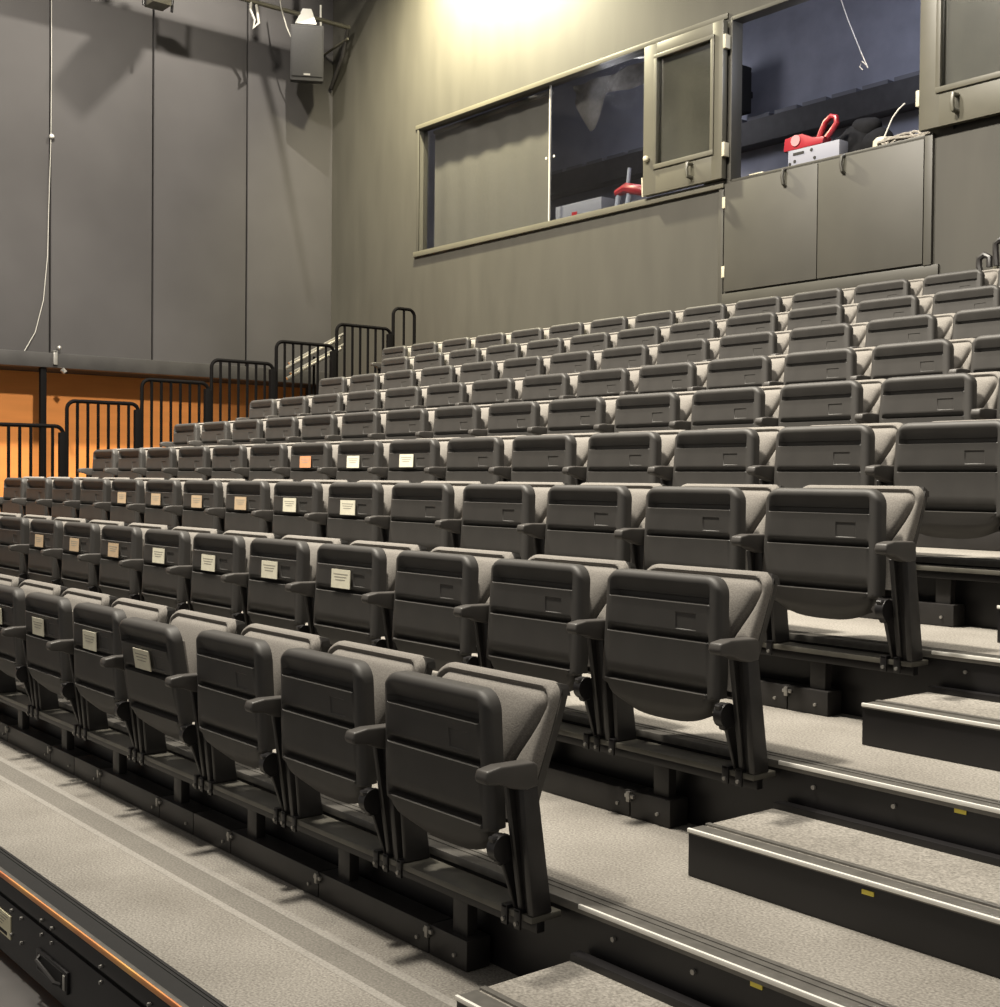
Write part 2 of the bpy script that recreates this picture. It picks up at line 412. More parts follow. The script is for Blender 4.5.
# ------------------------------------------------------------------ rails the rows stand on
for r in range(1, 10):
    a, b = JR[r-1]; last = 16 if r == 9 else 14
    xr = DX[r-1] + 0.11 if a == 0 else -a + 0.2
    xl = -(b+1) - 0.05 + DX[r-1]
    t = empty('seat_rail', (0, (r-1)*ROW, deckz(r)), 'black steel rail with floor boxes carrying the seats of the %s' % ROWN[r-1], 'rail', 'seat rails under the rows')
    mb = MB().box(xl, xr, 0.088, 0.256, -0.075, -0.046, 0.005)
    mb.build('rail_beam', M['rail'], t)
    MB().box(xl+0.01, xr-0.01, 0.125, 0.17, -0.125, -0.076, 0.004).build('rail_lip', M['black'], t)
    base = -RISE
    for j in range(a, b+1):
        x = -j - 0.54
        MB().box(x-0.055, x+0.055, 0.15, 0.21, base+0.12, -0.08, 0.006).build('strut', M['housing'], t)
    def housing(x0, x1):
        mb = MB().use(M['housing']).box(x0+0.004, x1-0.004, 0.112, 0.250, base+0.003, base+0.145, 0.006)
        mb.use(M['bolt']).tube([(x1-0.09, 0.100, base+0.06), (x1-0.09, 0.115, base+0.06)], 0.010, 8)
        return mb.build('floor_box', None, t)
    if a == 0: housing(-0.73, -0.435)
    for j in range(a, b+1):
        x1 = -0.73 - j; x0 = x1 - 1 if j < b else x1 - 0.3
        if j in (2, 4, 6, 9): housing(x0, (x0+x1)/2); housing((x0+x1)/2, x1)
        else: housing(x0, x1)
        mb = MB().use(M['bolt']).box(x1-0.03, x1+0.035, 0.098, 0.113, base+0.105, base+0.125, 0.003)
        mb.box(x1-0.012, x1+0.012, 0.092, 0.112, base+0.085, base+0.14, 0.003)
        mb.build('latch', None, t)

# ------------------------------------------------------------------ decks and aisle steps
for k in range(0, 10):
    y0, y1 = nosey(k), (nosey(k+1) if k < 9 else BACK-0.01)
    z = deckz(k)
    nm = ['lowest carpeted deck, in front of the seats', 'carpeted deck behind the front row', 'carpeted deck behind the second row', 'carpeted deck behind the third row',
          'carpeted deck behind the fourth row', 'carpeted deck behind the fifth row', 'carpeted deck behind the sixth row', 'carpeted deck behind the seventh row',
          'carpeted deck behind the eighth row', 'topmost carpeted deck against the rear wall'][k]
    t = empty('seating_deck', (0, y0, z), 'grey ' + nm, 'platform', 'stepped seating decks')
    d = y1 - y0
    MB().box(DL, DR, 0.155, d+(0.05 if k < 9 else -0.012), -0.03, 0.0, 0).build('carpet', M['carpet'], t)
    zb = -RISE - 0.0 if k else -D0
    mb = MB().box(DL, DR, 0.012, 0.05, zb+(0.001 if k else 0.06), -0.03, 0.0)
    mb.box(DL, DR, 0.05, d+(0.05 if k < 9 else -0.012), -0.16, -0.032)
    if k == 0:
        mb.box(DL, DR, 0.0, 0.012, -0.115, -0.035, 0.003); mb.box(DL, DR, -0.004, 0.012, -0.44, -0.135, 0.004)
    mb.build('riser_panel', M['black'], t)
    mb = MB().box(DL, DR, 0.0, 0.062 if k else 0.024, -0.035, 0.004, 0.004)
    mb.build('nosing', M['nose'], t)
    mb = MB().box(DL, DR, 0.062 if k else 0.024, 0.156, -0.03, 0.001)
    for q in range(2): mb.box(DL, DR, (0.078+0.042*q) if k else (0.115+0.02*q), (0.092+0.042*q) if k else (0.123+0.02*q), 0.0, 0.006, 0.002)
    mb.build('nosing_groove', M['rib'] if k == 0 else M['nose'], t)
    if k == 0:
        MB().box(DL, DR, -0.008, 0.004, -0.026, 0.002, 0.003).build('edge_strip', M['orange'], t)['label'] = 'glossy edge strip coloured with an orange reflection'
        for x in (-3.02, -2.86, -2.55, -2.40, -1.75, -1.2):
            for zz in (-0.09, -0.165) if x > -2.6 else (-0.165, -0.30):
                MB().tube([(x, -0.016, zz), (x, 0.002, zz)], 0.010, 8).build('bolt', M['bolt'], t)
        mb = MB().use(M['black']).box(-2.60, -2.16, -0.02, 0.0, -0.36, -0.245, 0.008)
        mb.use(M['dark']).box(-2.57, -2.22, -0.022, -0.018, -0.345, -0.26)
        mb.use(M['housing']).tube([(-2.54, -0.02, -0.27), (-2.52, -0.045, -0.285), (-2.26, -0.045, -0.320), (-2.24, -0.02, -0.33)], 0.011, 8)
        mb.use(M['cable']).box(-2.20, -2.175, -0.027, -0.02, -0.34, -0.265, 0.004)
        mb.build('pull_handle', None, t)
        mb = MB().use(M['label']).box(-3.45, -3.035, -0.0095, -0.0035, -0.335, -0.205)
        mb.use(M['ink'])
        for q in range(4): mb.box(-3.42, -3.08-0.03*q, -0.0105, -0.009, -0.225-0.018*q, -0.220-0.018*q)
        mb.use(M['dark']).box(-3.30, -3.09, -0.0105, -0.009, -0.325, -0.305)
        lb = mb.build('maker_label', None, t, smooth=0); lb['label'] = 'small pale printed label'
    else:
        MB().box(0.14, DR, -0.008, 0.006, -0.014, 0.006, 0.003).build('nosing_edge', M['silver'], t)['label'] = 'bright silver front edge in the aisle'
        for x in (0.34, 0.78, 1.55, 2.3):
            MB().tube([(x, 0.0, -0.09), (x, 0.014, -0.09)], 0.011, 8).build('bolt', M['bolt'], t)
        x = {1: 1.06, 2: 1.08}.get(k, 1.2)
        MB().box(x, x+0.055, 0.006, 0.0125, -0.054, -0.036).build('tape_marker', M['yellow'], t)['label'] = 'small yellow tape marker'
    if k == 0:   # worn pale stripes along the carpet
        MB().box(DL, 0.3, 0.745, 0.90, 0.0, 0.0010).build('worn_band', M['band'], t)['label'] = 'darker trodden band between the pale stripes'
        for yy, w in ((0.90, 0.05), (0.70, 0.045)):
            MB().box(DL, 0.3, yy, yy+w, 0.0, 0.0012).build('worn_stripe', M['worn'], t)['label'] = 'pale worn stripe in the carpet'
for k in range(0, 9):
    z = deckz(k); y0 = ROW*k - 0.396; h = RISE/2; d = nosey(k+1) - y0
    nm = ['lowest deck', 'deck behind the front row', 'deck behind the second row', 'deck behind the third row', 'deck behind the fourth row', 'deck behind the fifth row',
          'deck behind the sixth row', 'deck behind the seventh row', 'deck behind the eighth row'][k]
    t = empty('aisle_step', (0.15, y0, z), 'black carpet-topped aisle step with silver edge on the ' + nm, 'step', 'aisle steps')
    W = 2.6
    mb = MB().box(0, W, 0.004, 0.03, 0.003, h-0.02, 0.0).box(0, 0.025, 0.03, d-0.012, 0.003, h-0.02)
    mb.box(0.025, W, 0.03, d-0.012, h-0.06, h-0.022)
    mb.build('step_body', M['black'], t)
    MB().box(0, W, 0.0, 0.10, h-0.022, h, 0.003).box(0, W, 0.115, 0.145, h-0.022, h+0.006, 0.003).build('step_nosing', M['nose'], t)
    MB().box(0, W, -0.008, 0.008, h-0.014, h+0.004, 0.003).build('step_edge', M['silver'], t)['label'] = 'bright silver front edge'
    MB().box(0.012, W, 0.145, d-0.07, h-0.02, h+0.002, 0).box(0.012, W, 0.10, 0.115, h-0.02, h-0.004).build('step_carpet', M['carpet'], t)
    MB().box(0.012, W, d-0.07, d-0.013, h-0.02, h+0.035, 0.004).build('back_lip', M['black'], t)
    x = 0.93 if k != 2 else 1.1
    MB().box(x, x+0.055, -0.001, 0.0045, h-0.056, h-0.038).build('tape_marker', M['yellow'], t)['label'] = 'small yellow tape marker'

# ------------------------------------------------------------------ room shell
fl = MB().box(-24, 9, -6, BACK+0.3, -0.1, 0.0).build('floor', M['floor']); st(fl, 'dark grey hall floor beside the lowest deck', 'floor')
Z = lambda z: z + ZO
# left wall: painted flats above a ledge, open bay with orange timber below
mb = MB().use(M['wall_l'])
seams = [12.2, 10.01, 7.82, 5.66, 3.48, 1.30, -0.9, -4.0]
for a, b in zip(seams, seams[1:]):
    mb.box(LEFT-0.12, LEFT, b+0.022, a-0.022 if a < 12 else 12.2, Z(3.2), Z(13.5), 0.006)
mb.use(M['dark']).box(LEFT-0.2, LEFT-0.13, -4, 12.2, Z(3.2), Z(13.5))
st(mb.build('wall_left', None), 'left wall of tall dark grey flats with narrow seams')
mb = MB().use(M['ledge']).box(LEFT-0.15, LEFT+0.10, -4, 12.15, Z(3.06), Z(3.36), 0.02)
mb.use(M['dark']).box(LEFT-1.15, LEFT-0.15, -4, 12.15, Z(3.06), Z(3.2))
st(mb.build('trim_1', None), 'black ledge running under the dark flats of the left wall', 'ledge')
w = MB().box(LEFT-1.30, LEFT-1.15, -4, 12.2, 0, Z(3.2)).build('wall_left_lower', M['wood']); st(w, 'orange timber wall set back under the left ledge')
w.name = 'wall_left_bay'
p = MB().box(LEFT-0.06, LEFT+0.06, 5.46, 5.58, 0, Z(3.06), 0.015).build('support_post', M['grail']); tag(p, 'slim black upright post holding the ledge against the orange wall', 'post')
# rear wall with the booth openings
WX0, WX1 = -17.87, -9.9          # fixed window
OX0, OX1 = -9.33, -5.80          # open hatch
WZ0, WZ1 = Z(5.70), Z(8.27)
mb = MB().use(M['wall_b'])
yb, yc = BACK, BACK+0.22
mb.box(-23, WX0, yb, yc, 0, Z(13.5))
mb.box(WX0, 6, yb, yc, 0, WZ0)
mb.box(WX0, OX1, yb, yc, WZ1, Z(13.5))
mb.box(WX1, OX0, yb, yc, WZ0, WZ1)
mb.box(OX1, -5.45, yb, yc, WZ0, Z(13.5)); mb.box(-5.45, -2.6, yb, yc, Z(8.27), Z(13.5)); mb.box(-2.6, 6, yb, yc, WZ0, Z(13.5))
mb.box(-5.45, -2.6, yb+0.06, yc, WZ0, Z(8.27))
st(mb.build('wall_back', None), 'olive grey rear wall with the control booth windows')

# control booth behind the wall
by = 15.2
mb = MB().use(M['booth'])
mb.box(-18.6, -2, by, by+0.2, Z(4.0), Z(11)); mb.box(-18.8, -18.6, yc, by, Z(4.0), Z(11)); mb.box(-2.2, -2.0, yc, by, Z(4), Z(11))
mb.box(-18.6, -2.2, yc, by, Z(10.8), Z(11))
st(mb.build('wall_booth', None), 'blue grey inner wall of the control booth')
c = MB().box(-17.9, -5.4, yc+0.001, yc+1.1, WZ0-0.12, WZ0-0.03, 0.01).build('booth_counter', M['tray']); tag(c, 'dark worktop behind the booth windows', 'counter')

# window 1: fixed glazing with sill, mullion
w1 = MB().box(WX0-0.12, -9.44, yb-0.06, yb+0.02, WZ0-0.11, WZ0, 0.01).build('window_1', M['frame']); st(w1, 'long fixed booth window with a slim middle bar', 'window')
MB().box(WX0-0.10, -9.42, yb-0.03, yb+0.03, WZ1, WZ1+0.09, 0.008).build('window_head', M['frame'], w1)
MB().box(WX0-0.06, WX0, yb-0.02, yb+0.02, WZ0, WZ1, 0.005).build('window_jamb', M['leaf'], w1)
MB().box(-13.845, -13.815, yb+0.10, yb+0.135, WZ0, WZ1).build('middle_bar', M['cable'], w1)
MB().box(WX0, -13.845, yb+0.112, yb+0.122, WZ0, WZ1).build('pane', M['pane'], w1, smooth=0)
MB().box(-13.815, WX1, yb+0.112, yb+0.122, WZ0, WZ1).build('pane', M['pane'], w1, smooth=0)
for x in (-13.92, -13.70):
    MB().tube([(x, yb+0.10, Z(6.93)), (x, yb+0.114, Z(6.93))], 0.022, 10).build('glass_stud', M['white'], w1)
bl = MB()
NV = 40
for i in range(NV):
    a = -17.80 + 3.72*i/NV; b = -17.80 + 3.72*(i+1)/NV
    ya = yb+0.36+0.012*math.sin(i*0.9); y2 = yb+0.36+0.012*math.sin((i+1)*0.9)
    bl.prism([(a, ya), (b, y2), (b, y2+0.01), (a, ya+0.01)], 'z', WZ0+0.02+0.002*math.sin(i), WZ1-0.03)
bl.tube([(-17.80, yb+0.36, WZ1-0.02), (-14.08, yb+0.36, WZ1-0.02)], 0.05, 10)
b_ = bl.build('window_blind', M['blind']); tag(b_, 'dark grey blind drawn across the left half of the booth window', 'blind')

# casements folded open against the wall
def casement(x0, x1, z0, z1, gx0, gx1, gz0, gz1, name, label, hinge_x, hx, kx):
    fr = MB(); y0, y1 = yb-0.15, yb-0.04
    fr.box(x0, gx0, y0, y1, z0, z1, 0.008).box(gx1, x1, y0, y1, z0, z1, 0.008)
    fr.box(gx0-0.01, gx1+0.01, y0+0.001, y1-0.001, z0, gz0, 0.006).box(gx0-0.01, gx1+0.01, y0+0.001, y1-0.001, gz1, z1, 0.006)
    o = fr.build(name, M['frame']); st(o, label, 'window')
    b = MB(); t = 0.05
    b.box(gx0-t, gx1+t, y0-0.03, y0+0.002, gz0-t, gz0+0.03, 0.01).box(gx0-t, gx1+t, y0-0.03, y0+0.002, gz1-0.02, gz1+t, 0.01)
    b.box(gx0-t, gx0+0.02, y0-0.028, y0+0.002, gz0, gz1, 0.01).box(gx1-0.02, gx1+t, y0-0.028, y0+0.002, gz0, gz1, 0.01)
    b.build('glazing_bead', M['frame'], o)
    MB().box(gx0, gx1, y0+0.05, y0+0.06, gz0, gz1).build('pane', M['pane_c'], o, smooth=0)
    MB().box(gx0, gx1, y1+0.002, y1+0.012, gz0, gz1).build('reflection_board', M['reflect_board'], o, smooth=0)  # added board; its pale colour stands in for the pane's reflection
    hz = (z0+gz0)/2
    MB().tube([(hx, y0, hz+0.11), (hx, y0-0.12, hz+0.10), (hx, y0-0.135, hz), (hx, y0-0.12, hz-0.10), (hx, y0, hz-0.11)], 0.034, 10).build('handle', M['frame'], o)
    if kx: MB().ball((kx, y0-0.04, z0+0.60), 0.055).build('knob', M['cream'], o)
    for z in (z0+0.45, z1-0.35):
        MB().box(hinge_x-0.028, hinge_x+0.028, y0-0.01, y1, z-0.11, z+0.11, 0.006).build('hinge', M['cream'], o)
    return o
casement(-11.14, -9.40, Z(5.72), Z(8.22), -10.84, -9.62, Z(6.17), Z(7.98), 'window_2', 'glazed olive casement folded open left of the hatch', -9.37, -10.03, -11.03)
casement(-5.88, -3.30, Z(5.73), Z(8.60), -5.57, -3.55, Z(6.23), Z(8.38), 'window_3', 'glazed olive casement folded open right of the hatch', -5.90, -5.30, None)
MB().tube([(-11.20, yb-0.08, Z(5.73)), (-11.20, yb-0.10, Z(6.05))], 0.02, 8).build('casement_stay', M['cream'], bpy.data.objects['window_2'])

# lower hatch doors
def leaf(x0, x1, name, label, hx):
    o = MB().box(x0, x1, yb-0.05, yb+0.0, Z(3.93), Z(5.64), 0.006).build(name, M['leaf']); st(o, label, 'door')
    MB().tube([(hx, yb-0.05, Z(5.66)), (hx, yb-0.11, Z(5.63)), (hx-0.01, yb-0.12, Z(5.53)), (hx, yb-0.10, Z(5.43)), (hx, yb-0.05, Z(5.40))], 0.026, 10).build('handle', M['leaf'], o)
    return o
d1 = leaf(-9.42, -7.63, 'door_1', 'left lower hatch door below the open hatch', -8.22)
d2 = leaf(-7.615, -5.86, 'door_2', 'right lower hatch door below the open hatch', -7.16)
for z in (4.25, 5.35): MB().box(-9.46, -9.40, yb-0.06, yb, Z(z)-0.09, Z(z)+0.09, 0.005).build('hinge', M['cream'], d1)
t2 = MB().box(-9.56, -9.46, yb-0.03, yb, Z(3.75), Z(5.70), 0.006).box(-9.46, -5.62, yb-0.045, yb, Z(3.72), Z(3.90), 0.008).box(-5.84, -5.72, yb-0.06, yb, Z(3.9), Z(5.70), 0.006)
st(t2.build('trim_2', M['leaf']), 'olive trim framing the lower hatch doors', 'trim')
t3 = MB().box(OX0-0.02, OX0+0.015, yb-0.03, yc, WZ0, WZ1, 0.005).box(OX0, OX1+0.02, yb-0.03, yc, WZ1-0.06, WZ1, 0.005).box(OX0, OX1, yb-0.005, yc, WZ0-0.03, WZ0+0.005, 0.004)
st(t3.build('trim_3', M['leaf']), 'olive lining of the open hatch', 'trim')

# things in the booth
CZ = WZ0 - 0.03
CT = WZ0 + 0.006
def bx(name, m, x0, x1, y0, y1, z0, z1, label, cat, bev=0.01):
    o = MB().box(x0, x1, y0, y1, z0, z1, bev).build(name, m); return tag(o, label, cat)
# cable tray on the back wall
t = empty('cable_tray', (-9, by, Z(7.3)), 'long dark cable tray across the booth back wall', 'cable tray')
MB().box(-9, 6.8, -0.35, -0.001, -0.22, 0.22, 0.01).build('tray_body', M['tray'], t)
for i in range(22):
    x = -8.5 + 0.62*i
    MB().box(x, x+0.50, -0.28, -0.02, 0.225, 0.31, 0.006).build('tray_cover', M['traytop'], t)
sp = empty('wall_speaker', (-11.45, by-0.45, Z(8.1)), 'small black speaker on the booth wall left of the hatch', 'speaker')
MB().box(-0.22, 0.22, -0.22, 0.2, -0.42, 0.42, 0.02).build('speaker_box', M['speaker'], sp)
MB().box(-0.05, 0.05, 0.2, 0.44, -0.06, 0.06, 0.01).build('wall_bracket', M['black'], sp)
lt = empty('tube_lamp', (-11.9, 13.9, Z(8.65)), 'lit tube lamp high inside the booth behind the fixed window', 'lamp')
MB().box(-0.5, 0.12, -0.07, 0.07, -0.02, 0.10, 0.01).build('lamp_housing', M['white'], lt)
MB().tube([(-0.45, 0, -0.06), (0.08, 0, -0.06)], 0.04, 10).build('lamp_tube', M['tube'], lt)
hc = MB().tube([(-8.36, 13.4, Z(9.1)), (-8.164, 13.4, Z(8.497)), (-8.028, 13.4, Z(8.148)), (-7.798, 13.4, Z(7.623)), (-7.648, 13.4, Z(7.308))], 0.010, 6)
hc.tube([(-7.66, 13.4, Z(7.34)), (-7.76, 13.4, Z(7.44)), (-7.80, 13.4, Z(7.36)), (-7.74, 13.4, Z(7.30))], 0.010, 6)
tag(hc.build('hanging_cable', M['rope']), 'pale cable with a hook hanging in the open hatch', 'cable')
# white case and red tool
wb = empty('equipment_case', (-7.94, yc+0.20, CT), 'white case standing on the hatch sill', 'case')
MB().box(-0.40, 0.54, -0.26, -0.04, 0.0, 0.28, 0.012).build('case_body', M['boxw'], wb)
mb = MB().box(-0.30, -0.10, -0.268, -0.258, 0.19, 0.23)
for x, z in ((-0.36, 0.07), (-0.27, 0.10), (0.04, 0.22), (0.10, 0.09)): mb.tube([(x, -0.268, z), (x, -0.256, z)], 0.026, 8)
mb.build('case_sockets', M['dark'], wb)
rt = empty('hand_tool', (-8.02, yc+0.06, CT+0.285), 'red tool with a looped handle lying on the white case', 'tool')
mb = MB().prism([(-0.42, 0.0), (0.30, 0.0), (0.34, 0.10), (0.10, 0.13), (-0.08, 0.22), (-0.40, 0.20)], 'y', -0.11, 0.09, 0.02, 2)
mb.build('tool_body', M['red'], rt)
MB().tube([(0.14, 0, 0.06), (0.20, 0, 0.20), (0.28, 0, 0.34), (0.38, 0, 0.40), (0.47, 0, 0.37), (0.48, 0, 0.28), (0.40, 0, 0.19), (0.28, 0, 0.08)], 0.045, 10).build('loop_handle', M['red'], rt)
MB().tube([(-0.18, -0.13, 0.13), (-0.18, -0.118, 0.13)], 0.085, 14).build('tool_badge', M['pink'], rt)
# black bag mound
bm_ = MB()
for c, r, sc in (((-7.55, yc+0.66, CT+0.26), 0.36, (1.0, 0.8, 1.1)), ((-7.45, yc+0.66, CT+0.56), 0.25, (1, 0.8, 0.8)), ((-8.05, yc+0.80, CT+0.38), 0.36, (1.5, 0.6, 0.55)), ((-7.22, yc+0.62, CT+0.24), 0.30, (0.9, 0.8, 0.9))):
    bm_.ball(c, r, sc, 20)
for v in bm_.bm.verts: v.co.z = max(v.co.z, CT-0.002); v.co += Vector((0.02*math.sin(13*v.co.x+7*v.co.z), 0, 0.03*math.sin(9*v.co.x+5*v.co.y)*(1 if v.co.z > CT+0.05 else 0)))
tag(bm_.build('cloth_bag', M['bagm'], smooth=80), 'black cloth bag slumped beside the white case', 'bag')
# tangle of cable
pts = []
for i in range(150):
    a = i*0.55; r = 0.14+0.09*math.sin(i*0.37)
    pts.append((-6.28 + 0.42*math.sin(i*0.21)+r*math.cos(a)*0.9, yc+0.12+0.07*math.sin(a), CT+0.035+0.10*abs(math.sin(i*0.31))+0.05*abs(math.cos(a))))
tag(MB().tube(pts, 0.02, 6).build('cable_coil', M['rope']), 'grey tangled cable heaped on the hatch sill', 'cable')
cc = empty('desk_lamp', (-6.86, yc+0.24, CT), 'small cream lamp with a thin wire stem on the hatch sill', 'lamp')
MB().tube([(0, 0, 0.0), (0, 0, 0.19), (0, 0, 0.235), (0, 0, 0.25)], [0.15, 0.14, 0.10, 0.02], 16).build('lamp_base', M['cream'], cc)
MB().tube([(0.02, 0, 0.24), (0.16, 0, 0.50), (0.26, 0, 0.60), (0.36, 0, 0.66)], 0.012, 6).build('wire_stem', M['white'], cc)
bx('yellow_pad', M['cream'], -9.05, -8.78, yc-0.12, yc+0.05, CT, CT+0.05, 'small yellow pad at the left end of the hatch sill', 'pad')
# behind the fixed window
bb = empty('storage_box', (-13.22, yc+0.28, CZ), 'blue grey box with an orange sticker behind the booth window', 'box')
MB().box(-0.62, 0.62, -0.22, 0.3, 0.0, 0.36, 0.012).build('box_body', M['boxb'], bb)
MB().box(-0.16, -0.02, -0.228, -0.219, 0.07, 0.19).build('sticker', M['red'], bb)['label'] = 'orange sticker'
rr = empty('power_drill', (-12.15, yc+0.30, CZ), 'red power tool on pale legs behind the booth window', 'tool')
mb = MB().tube([(-0.30, 0, 0.42), (-0.05, 0, 0.47), (0.35, 0, 0.36), (0.42, 0, 0.34)], [0.07, 0.10, 0.10, 0.06], 10); mb.build('tool_body', M['red'], rr)
MB().tube([(-0.02, 0, 0.5), (0.02, 0, 0.82)], 0.035, 8).build('tool_pin', M['steelb'], rr)
for x in (-0.27, 0.0): MB().tube([(x-0.05, 0, 0.0), (x+0.03, 0, 0.42)], 0.05, 8).build('tool_leg', M['steelb'], rr)
pts = [(-12.05+0.33*math.sin(i*0.5), yc+0.08+0.05*math.cos(i*0.8), CZ+0.05+0.05*abs(math.sin(i*0.7))) for i in range(40)]
tag(MB().tube(pts, 0.018, 6).build('white_flex', M['white']), 'pale loose flex on the worktop below the red power tool', 'cable')
# drape tied up behind the right half of the fixed window
mb = MB(); bm = mb.bm; G = []
NX, NZ = 36, 10
for i in range(NZ+1):
    row = []
    for j in range(NX+1):
        u = j/NX; v = i/NZ
        drop = 0.30 + 0.75*u*0.25 + 0.65*max(0, 1-abs(u-0.12)/0.12)
        row.append(bm.verts.new((-13.7 + 3.4*u, yb+0.55+0.05*math.sin(u*25+v*4)+0.10*v, WZ1+0.05 - v*drop - 0.06*math.sin(v*9+u*6)*0.5)))
    G.append(row)
F = [bm.faces.new((G[i][j], G[i][j+1], G[i+1][j+1], G[i+1][j])) for i in range(NZ) for j in range(NX)]
bmesh.ops.solidify(bm, geom=F, thickness=0.012)
tag(mb.build('tied_drape', M['drape'], smooth=80), 'grey cloth drape bunched along the top behind the booth window', 'drape')
tag(MB().tube([(-13.0, 13.6, Z(8.85)), (-12.2, 13.75, Z(8.72)), (-11.55, 13.9, Z(8.62))], 0.022, 6).build('conduit', M['white']), 'thin white conduit sloping inside the booth window', 'conduit')

# ------------------------------------------------------------------ guard rails on the left side of the decks
for k in range(3, 10):
    y0 = nosey(k) + 0.22; y1 = nosey(k+1) + 0.16 if k < 9 else y0 + 0.52
    z = deckz(k); H = 1.765
    t = empty('guard_rail', (DL-0.10, y0, z), 'black barred guard rail beside the %s' % ('deck behind the %s' % ROWN[k-1] if k < 9 else 'topmost deck by the rear wall'), 'railing', 'guard rails on the left side')
    L = y1 - y0; R = 0.14; pts = [(0, 0, -0.25)]
    for a in range(0, 7):
        q = math.pi/2*a/6; pts.append((0, R-R*math.cos(q), H-R+R*math.sin(q)))
    for a in range(0, 7):
        q = math.pi/2*a/6; pts.append((0, L-R+R*math.sin(q), H-R+R*math.cos(q)))
    pts.append((0, L, -0.20))
    MB().tube(pts, 0.034, 8).build('rail_frame', M['grail'], t)
    n = 6 if k < 9 else 1
    for i in range(n):
        y = L*(i+1)/(n+1)
        MB().tube([(0, y, 0.04), (0, y, H-0.02)], 0.028, 6).build('baluster', M['grail'], t)
    if k < 9: MB().box(-0.05, 0.05, L-0.075, L+0.03, -0.25, H-0.10, 0.012).build('end_post', M['grail'], t)
    MB().tube([(0, 0.02, 0.06), (0, L-0.02, 0.06)], 0.028, 6).build('bottom_bar', M['grail'], t)
# chromed rods leaning on the rails
t = empty('rod_bundle', (DL-0.35, 8.8, Z(2.96)), 'bundle of shiny metal rods sloping behind the guard rails', 'rods')
for i in range(4):
    dz = 0.10*(i-1.5); dy = 0.10*(i % 2)
    MB().tube([(-0.03*i, dy, dz), (-0.03*i, 1.22+dy, 0.66+dz)], 0.028, 8).build('rod', M['chrome'], t)
MB().tube([(-0.10, 0.62, -4.79), (-0.10, 0.66, 0.32)], 0.025, 8).build('prop', M['grail'], t)
# padded loop handles at the head of the aisle
t = empty('loop_handrail', (-4.36, 11.28, deckz(9)), 'pair of padded loop handrails behind the top row', 'handrail')
for x, h in ((-0.10, 1.14), (0.12, 1.30)):
    MB().tube([(0.02, 0, 0.02), (0.02, 0, h-0.42), (x*0.8, 0, h-0.28)], 0.035, 8).build('rail_stem', M['frame'], t)
    MB().tube([(x*0.8, 0, h-0.28), (x-0.04, 0, h-0.10), (x-0.04, 0, h), (x+0.03, 0, h+0.04), (x+0.10, 0, h), (x+0.10, 0.0, h-0.12)], 0.04, 8).build('loop_grip', M['post'], t)

# ------------------------------------------------------------------ high on the left: pipe, loudspeaker, lantern, cables
PX = -20.3
t = empty('lighting_pipe', (PX, 6.0, Z(11.0)), 'horizontal lighting pipe with wall bracket high on the left', 'pipe')
MB().tube([(0, -7, 0), (0, 5.98, 0)], 0.05, 12).build('pipe_tube', M['white'] if False else M['frame'], t)
MB().tube([(0, 5.95, 0), (-0.25, 5.98, -0.55), (-0.92, 6.08, -1.10)], 0.045, 8).build('bracket_brace', M['post'], t)
MB().tube([(0, 5.95, -0.25), (-1.0, 5.95, -0.35)], 0.03, 8).build('bracket_arm', M['frame'], t)
sp = empty('loudspeaker', (PX, 10.90, Z(11.0)), 'black loudspeaker hanging from the lighting pipe near the corner', 'speaker')
pts = [(-0.40, -1.42), (0.32, -1.42), (0.44, -0.25), (-0.38, -0.25)]
spo = MB().box(-0.36, 0.36, -0.40, 0.36, -1.37, -0.22, 0.02).build('speaker_cabinet', M['speaker'], sp, rot=(math.radians(13), 0, math.radians(60)))
MB().box(-0.33, 0.33, -0.425, -0.40, -1.28, -0.28, 0.01).build('grille', M['speaker'], spo)
MB().box(-0.07, 0.07, -0.435, -0.424, -1.26, -1.22).build('badge', M['bolt'], spo)['label'] = 'small pale badge'
MB().prism([(-0.27, -0.215), (0.21, -0.215), (0.09, 0.12), (-0.10, 0.12)], 'y', -0.14, 0.14, 0.02).build('hanging_yoke', M['yoke'], sp, rot=(0, 0, math.radians(60)))
MB().tube([(0, 0.35, -0.25), (0, 0.34, 0.0), (0, 0.34, 0.32)], 0.022, 8).build('clamp', M['silver'], sp)
# lantern whose lower end shows at the top edge
ln = empty('stage_lantern', (PX, 7.45, Z(11.0)), 'pale stage lantern at the top edge, its foot showing', 'lantern')
MB().box(-0.22, 0.22, -0.20, 0.20, -0.62, -0.46, 0.03).build('lantern_body', M['frame'], ln)
for y in (-0.30, 0.30): MB().tube([(0, y, -0.66), (0, y*1.1, 0.0)], 0.03, 8).build('yoke_arm', M['black'], ln)
cb = MB().tube([(PX, 9.55, Z(11.06)), (PX+0.03, 9.50, Z(10.8)), (PX, 9.62, Z(10.62)), (PX-0.02, 9.60, Z(10.45)), (PX, 9.72, Z(10.58)), (PX, 9.66, Z(10.95))], 0.03, 8)
tag(cb.build('safety_cable', M['cable']), 'pale safety cable looped round the lighting pipe', 'cable')
cb = MB().tube([(PX+0.06, 10.10, Z(11.7)), (PX+0.06, 10.22, Z(11.0)), (PX+0.06, 10.36, Z(10.62)), (PX+0.05, 10.55, Z(10.30))], 0.014, 6)
cb.tube([(PX+0.05, 10.50, Z(10.36)), (PX+0.05, 10.62, Z(10.24))], 0.02, 6)
tag(cb.build('signal_cable', M['cable']), 'thin white cable dropping beside the loudspeaker', 'cable')
